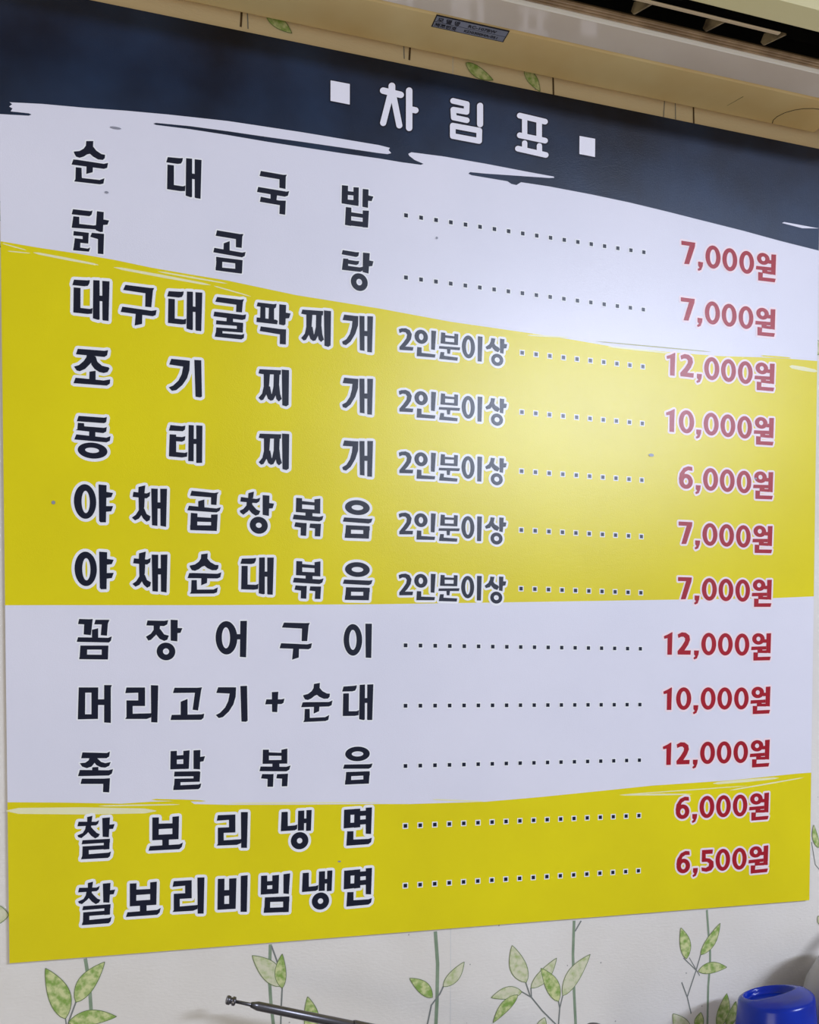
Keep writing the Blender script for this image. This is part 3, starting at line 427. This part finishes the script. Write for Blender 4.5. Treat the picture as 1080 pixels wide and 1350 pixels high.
def letter(name, g, x, z, halo, inks, label, sc=1.0):
    m = MB(); glyph(m, g, x/1000, z/1000, halo, sc)
    return tag(m.build(name, inks, poster), label)
DARK, RED = [M['text'], M['halo']], [M['red'], M['halo_pink']]
ORD = ['top', 'second', 'third', 'fourth', 'fifth', 'sixth', 'seventh', 'eighth', 'ninth', 'tenth', 'eleventh', 'last']
for r in range(12):
    z = ROWS[r]; yel = r in (2, 3, 4, 5, 6, 10, 11); hl = 0.0033 if yel else 0.0016; GK[0] = 0
    w_ = DISH[r]; n = len(w_)
    for i, ch in enumerate(w_):
        xx = -27 + 300*i/(n-1) + (0.6 if ch in '야' else 0)
        letter('dish_letter', ch, xx, z + GL[ch][0][1] - ROWS[SRC_ROW[ch]], hl, DARK, 'dark letter %s in the %s dish name' % (ch, ORD[r]))
    p = PRICE[r]; six = r == 11; GK[0] = 0
    head, tail = p.split(',')
    q = list(zip(head, (698.7, 723.5) if len(head) == 2 else (723.5 + (2 if six else 0),)))
    q += [(',', 742.1+(2 if six else 0))] + list(zip(tail, (763.7 if six else 761.6, 787.8, 814.5))) + [('원', 845.3)]
    for ch, xx in q:
        letter('price_character', ch, xx, z+DZ[ch], 0.0026, RED, 'red character %s in the %s price' % (ch, ORD[r]))
    m = MB(); short = 2 <= r <= 6; nd = 10 if short else 18; x0 = 485.5 if short else 333.0
    for i in range(nd):
        cx = (x0 + (657.0-x0)*i/(nd-1))/1000; cz = z/1000; h = 0.0023
        for hh, yy, mi in ((h+0.0013, Y3, 1), (h, Y4, 0)):
            m.face([(cx-hh, yy, cz-hh), (cx+hh, yy, cz-hh), (cx+hh, yy, cz+hh), (cx-hh, yy, cz+hh)], mi)
    tag(m.build('dot_leader', DARK, poster), kind='stuff')
    if short:
        GK[0] = 0
        for ch in ('2s', '인', '분', '이s', '상'):
            cx, cz = GL[ch][0]; letter('note_letter', ch, cx, cz-ROWS[2]+z, 0.0028, DARK, 'small dark letter %s in the note of the %s row' % (ch[0], ORD[r]))
GK[0] = 0
TI = [M['title'], M['navy_edge']]
for ch in ('차', '림', '표'): letter('title_letter', ch, GL[ch][0][0], GL[ch][0][1], 0.0016, TI, 'white title letter ' + ch)
letter('title_square', '■', 252.1, 696.2, 0.0012, TI, 'white square left of the title'); letter('title_square', '■', 574, 687.7, 0.0012, TI, 'white square right of the title', 0.96)
# little smudges and nicks on the print
m = MB()
for (x, z, a, b) in ((-0.010, 0.541, .0022, .0012), (0.0, 0.612, .006, .0012), (0.6705, 0.305, .004, .002), (0.833, 0.285, .002, .0012), (0.372, 0.545, .0015, .0015), (-0.068, 0.20, .002, .002), (0.25, -0.21, .002, .001)):
    m.ring((x, z), (a, b), (x, z), (1e-5, 1e-5), Y4-0.0002, 0, 12)
tag(m.build('smudge', [M['smudge']], poster), kind='stuff')

# ------------------------------------------------------------ the air conditioner
AX0, AX1 = -0.30, 1.00
ac = tag(empty('air_conditioner', (0.35, 0, 0.7576)), 'yellowed wall-mounted air conditioner hanging above the menu sheet', 'air conditioner')
def acb(m, name, mats, **k):
    o = m.build(name, mats, None, **k); o.parent = ac; o.matrix_parent_inverse = Matrix.Translation((-0.35, 0, -0.7576)); return o
BZ = 0.7576
m = MB()
m.prism([(-.0045, .790), (-.0045, .768), (-.0085, BZ+.0015), (-.0115, BZ), (-.0700, BZ), (-.0722, BZ+.0022), (-.0722, .772), (-.060, .785), (-.046, .82), (-.050, .90), (-.10, .95), (-.205, .95), (-.205, 1.04), (-.19, 1.055), (-.0045, 1.055)], AX0, 0.912)
acb(m, 'casing', M['casing'], fix=True)
m = MB()      # the end piece whose back corner is cut away
m.prism([(-.0260, .790), (-.0260, .768), (-.0285, BZ+.0008), (-.0700, BZ+.0004), (-.0722, BZ+.0022), (-.0722, .95), (-.205, .95), (-.205, 1.04), (-.19, 1.055), (-.0260, 1.055)], 0.912, AX1)
acb(m, 'end_piece', M['casing'], fix=True)
m = MB()
m.prism([(-.0734, BZ+.002), (-.0750, BZ), (-.1140, BZ-.0004), (-.1168, BZ+.0006), (-.1180, BZ+.0030), (-.1180, .7640), (-.0734, .7640)], AX0, AX1)
acb(m, 'outlet_trim', M['trim'], fix=True)
m = MB(); m.prism([(-.1146, BZ-.0007), (-.1168, BZ-.0001), (-.1184, BZ+.0016), (-.1184, BZ+.0030), (-.1146, BZ+.0030)], AX0, AX1)
acb(m, 'trim_lip_highlight', M['lip_highlight'], fix=True)  # thin strip added as the painted highlight on the trim edge
for k in range(3):
    m = MB(); y = -.1188-.0034*k
    m.prism([(y, BZ+.0022+.0006*k), (y-.0020, BZ+.0022+.0006*k), (y-.0024, BZ+.0036+.0006*k), (y-.0024, .7636), (y, .7636)], AX0, AX1)
    acb(m, 'rib', M['rib'])
m = MB(); m.prism([(-.117, .7632), (-.1285, .7632), (-.1285, .7644), (-.117, .7644)], AX0, AX1); acb(m, 'rib_bed', M['groove'])
m = MB()
inn = [(-.1285, .7644), (-.095, .785), (-.078, .82), (-.080, .88), (-.12, .925), (-.204, .93)]
m.prism(inn + [(-.204, .94), (-.11, .935), (-.070, .885), (-.068, .815), (-.088, .779), (-.1270, .7634)], AX0, AX1-.02)
acb(m, 'air_duct', M['duct'], fix=True)
m = MB()
m.prism([(-.1750, BZ+.0005), (-.1790, BZ-.0025), (-.2000, BZ+.004), (-.2120, .785), (-.2150, .82), (-.2150, 1.02), (-.205, 1.035), (-.205, .80), (-.190, .775), (-.1760, .765)], AX0, AX1)
acb(m, 'front_panel', M['casing_front'], fix=True)
m = MB(); m.prism([(-.1600, BZ-.0022), (-.1640, BZ-.0030), (-.1650, BZ-.0022), (-.1640, BZ-.0008), (-.1602, BZ-.0004)], AX0, 0.7350)
acb(m, 'louver_blade', M['blade'], fix=True)
for cx in (0.185, 0.30, 0.4424, 0.5712, 0.6654, 0.7446, 0.830, 0.915):
    m = MB()
    m.prism([(-.1610, .7568), (-.1360, .7590), (-.1330, .7640), (-.1370, .7720), (-.1500, .7680), (-.1610, .7590)], cx-0.0011, cx+0.0011)
    for i, (x, y, z) in enumerate(m.v): m.v[i] = (x - (y+.161)*0.42, y, z)
    acb(m, 'deflector_vane', M['vane'])
for cx in (0.20, 0.3985, 0.5):
    m = MB(); m.box((cx, -.166, BZ-.001), (cx+.008, -.158, BZ+.006)); acb(m, 'blade_clip', M['vane'])
for x0, x1 in ((AX0-.004, AX0), (AX1, AX1+.004)):
    m = MB(); m.prism([(-.004, .79), (-.02, .757), (-.118, .757), (-.185, .755), (-.212, .785), (-.216, .82), (-.216, 1.02), (-.19, 1.056), (-.004, 1.056)], x0, x1)
    acb(m, 'side_cap', M['casing'], bevel=.001)
# curved joint of the corner cover, cut into the underside
pts = [(0.8440, -.0115), (0.8405, -.018), (0.8405, -.026), (0.8445, -.036), (0.8525, -.0445), (0.862, -.0505), (0.874, -.0545), (0.888, -.0562), (0.905, -.0565), (0.93, -.056), (0.97, -.055)]
m = MB(); m.tube([(x, y, BZ+.0002) for x, y in pts], [.0007]*len(pts), 6); acb(m, 'cover_joint', M['groove'])
m = MB(); m.tube([(0.7705, -.0485, BZ), (0.7625, -.026, BZ)], [.0004, .0002], 5); acb(m, 'hairline_scratch', M['groove'])
# rating plate
m = MB(); x0, x1, y0, y1 = .3472, .4363, -.0716, -.0522; t = .0012
m.box((x0, y0, BZ-.0005), (x1, y1, BZ+.0003), 1)
m.box((x0+t, y0+t, BZ-.0007), (x1-t, y1-t, BZ-.0004), 0)
xm = x0+.0275
m.box((xm, y0+t, BZ-.00085), (xm+.0004, y1-t, BZ-.0006), 1); m.box((x0+t, (y0+y1)/2-.0002, BZ-.00085), (x1-t, (y0+y1)/2+.0002, BZ-.0006), 1)
rp = acb(m, 'rating_plate', [M['label'], M['label_ink']]); tag(rp, 'small silver rating plate with fine dark lettering')
def ftext(s, x, y, size, sx=1.0):
    c = bpy.data.curves.new('plate_text', 'FONT'); c.body = s; c.size = size; c.offset = size*0.02; c.fill_mode = 'FRONT'; c.resolution_u = 2
    o = bpy.data.objects.new('tmp', c); COL.objects.link(o); bpy.context.view_layer.update()
    me = bpy.data.meshes.new_from_object(o.evaluated_get(bpy.context.evaluated_depsgraph_get())); bpy.data.objects.remove(o)
    for v in me.vertices: v.co = Vector((x+v.co.x*sx, y-(-v.co.y)*1.0, BZ-.0011)) if False else Vector((x+v.co.x*sx, y+v.co.y*-1.0, BZ-.0011))
    # seen from below with the reader facing the wall: up on the plate is away from the wall
    me.materials.clear(); me.materials.append(M['label_ink'])
    o = bpy.data.objects.new('plate_lettering', me); COL.objects.link(o); o.parent = rp
    o.matrix_parent_inverse = Matrix.Identity(4); return o
ym = (y0+y1)/2
for s, x, y, sz in (('모 델 명', x0+.0030, ym-.0016, .0072), ('제조번호', x0+.0022, y1-.0030, .0064), ('RC-107BW', xm+.0125, ym-.0020, .0064), ('KD0300HA-051', xm+.0105, y1-.0034, .0056)):
    ftext(s, x, y, sz, 1.15)

# ------------------------------------------------------------ things along the bottom
SHZ = -0.64
m = MB(); m.box((-0.4, -0.34, SHZ-.03), (1.5, -0.001, SHZ-.0008))
tag(m.build('shelf', M['wood'], bevel=.003), 'long grey shelf against the wall below the picture edge', 'shelf')

# telescopic antenna of a radio standing on the shelf
radio = tag(empty('telescopic_antenna', (0.43, -0.055, SHZ)), 'thin silver telescopic antenna slanting down to the right below the menu sheet', 'antenna')
def under(o, root, loc): o.parent = root; o.matrix_parent_inverse = Matrix.Translation([-c for c in loc]); return o
RL = (0.43, -0.055, SHZ)
m = MB(); m.box((0.36, -.085, SHZ), (0.50, -.025, SHZ+.150)); under(m.build('antenna_base', M['black'], bevel=.008), radio, RL)
m = MB(); m.tube([(0.43, -.0845, SHZ+.07), (0.43, -.088, SHZ+.07)], [.035, .035], 32); under(m.build('base_grille', M['grey']), radio, RL)
A = Vector((0.1095, -.056, -.3463)); B = Vector((0.52, -.056, -.3463-0.41*0.308)); B.z = max(B.z, SHZ+.1)
dr = (B-A).normalized(); P = lambda s: A+dr*s; B.z += 0
def seg(name, ss, rr, mt='steel'):
    m = MB(); m.tube([P(s) for s in ss], rr, 24); o = m.build(name, M[mt], None, smooth=False)
    for p in o.data.polygons: p.use_smooth = len(p.vertices) == 4
    return under(o, radio, RL)
seg('antenna_tip', [0, .0012, .0040, .0046, .0066, .0072, .0098, .0104], [.0044, .0052, .0052, .0038, .0038, .0052, .0050, .0030])
seg('antenna_rod', [.0100, .030, .0305], [.0019, .0022, .0022])
seg('antenna_tube', [.028, .036, .150, .151], [.0030, .0052, .0056, .0048])
seg('antenna_tube', [.150, .152, .290, .291], [.0062, .0068, .0068, .0058])
seg('antenna_tube', [.290, .292, .360], [.0074, .0080, .0080])

# blue lidded jug
JL = (0.7985, -0.100, SHZ)
jug = tag(empty('plastic_jug', JL), 'bright blue plastic container with a crescent hollow in its lid, at the lower right', 'container')
def jug_top():
    """lid: polar grid whose top tilts and holds a crescent hollow to the back left"""
    m = MB(); n, rings = 96, 44; R = .0440; top = .2500
    def h(x, y):
        x, y = .78*x-.62*y, .62*x+.78*y      # right and back as the mould line runs
        r = math.hypot(x, y)/R
        z = top + 0.000*x - 0.0035*r**6
        z += 0.0080*(x/R)
        # hollow: inside a big circle pushed to the back left, outside a smaller one at the front right
        a = math.hypot(x+0.0075, y-0.003)/0.0325
        q0 = math.hypot(x+0.0497, y-0.053); q = q0/0.0830
        z -= 0.17*max(0.0, q0-0.0830)
        k = max(0.0, min(1.0, (1-a)/0.07))*max(0.0, min(1.0, (1-q)/0.04))
        k = k*k*(3-2*k)
        return z - 0.0100*k
    base = len(m.v); m.v.append((0, 0, h(0, 0)))
    for j in range(1, rings+1):
        r = R*j/rings
        for i in range(n):
            a = 2*math.pi*i/n; m.v.append((r*math.cos(a), r*math.sin(a), h(r*math.cos(a), r*math.sin(a))))
    for i in range(n): m.f.append((0, 1+i, 1+(i+1) % n)); m.m.append(0)
    for j in range(rings-1):
        for i in range(n):
            a = 1+j*n+i; b = 1+j*n+(i+1) % n; m.f.append((a, a+n, b+n, b)); m.m.append(0)
    last = 1+(rings-1)*n
    prof = [(.0457, -.0050), (.0466, -.009), (.0484, -.030), (.0515, -.065), (.0530, -.085)]
    for k, (r, dz) in enumerate(prof):
        st = len(m.v)
        for i in range(n):
            a = 2*math.pi*i/n; m.v.append((r*math.cos(a), r*math.sin(a), top+dz+(h(R*math.cos(a), R*math.sin(a))-top+.0035)*(1-k/8)))
        for i in range(n):
            a, b = last+i, last+(i+1) % n; c, d = st+i, st+(i+1) % n; m.f.append((a, c, d, b)); m.m.append(0)
        last = st
    return m
o = jug_top().build('lid', M['blue'], jug, smooth=True)
m = MB(); m.lathe([(0, 0), (.050, 0), (.0530, .005), (.0530, .155), (.0525, .1665), (0, .1665)]); m.build('body', M['blue'], jug, smooth=False)

# rounded grey pot at the right edge
pot = tag(empty('grey_pot', (0.9490, -0.104, SHZ)), 'rounded grey enamel pot cut by the right picture edge beside the blue container', 'pot')
m = MB(); m.lathe([(0, 0), (.060, 0), (.078, .012), (.090, .07), (.0945, .14), (.0940, .19), (.0905, .215), (.083, .248), (.068, .276), (.045, .293), (.02, .299), (0, .300)], n=72)
m.build('body', M['grey'], pot, smooth=True)
m = MB(); m.lathe([(0, .297), (.012, .298), (.016, .304), (.010, .309), (0, .310)], n=32); m.build('lid_knob', M['black'], pot, smooth=True)

# bottle with a black cap whose top just shows
BL = (0.5440, -0.092, SHZ)
bt = tag(empty('bottle', BL), 'bottle with a black cap, only the cap top showing at the bottom edge', 'bottle')
m = MB(); m.lathe([(0, 0), (.030, 0), (.033, .004), (.033, .130), (.026, .160), (.0135, .180), (.0135, .207), (0, .207)], n=40); m.build('body', M['white_plastic'], bt, smooth=True)
m = MB(); m.lathe([(.0135, .195), (.0148, .196), (.0148, .2250), (.0125, .2290), (.0095, .2298)], n=40, mi=1); m.lathe([(.0096, .2296), (.0085, .2322), (.005, .2330), (0, .2332)], n=40, mi=0); m.build('cap', [M['black'], M['white_plastic']], bt, smooth=True)
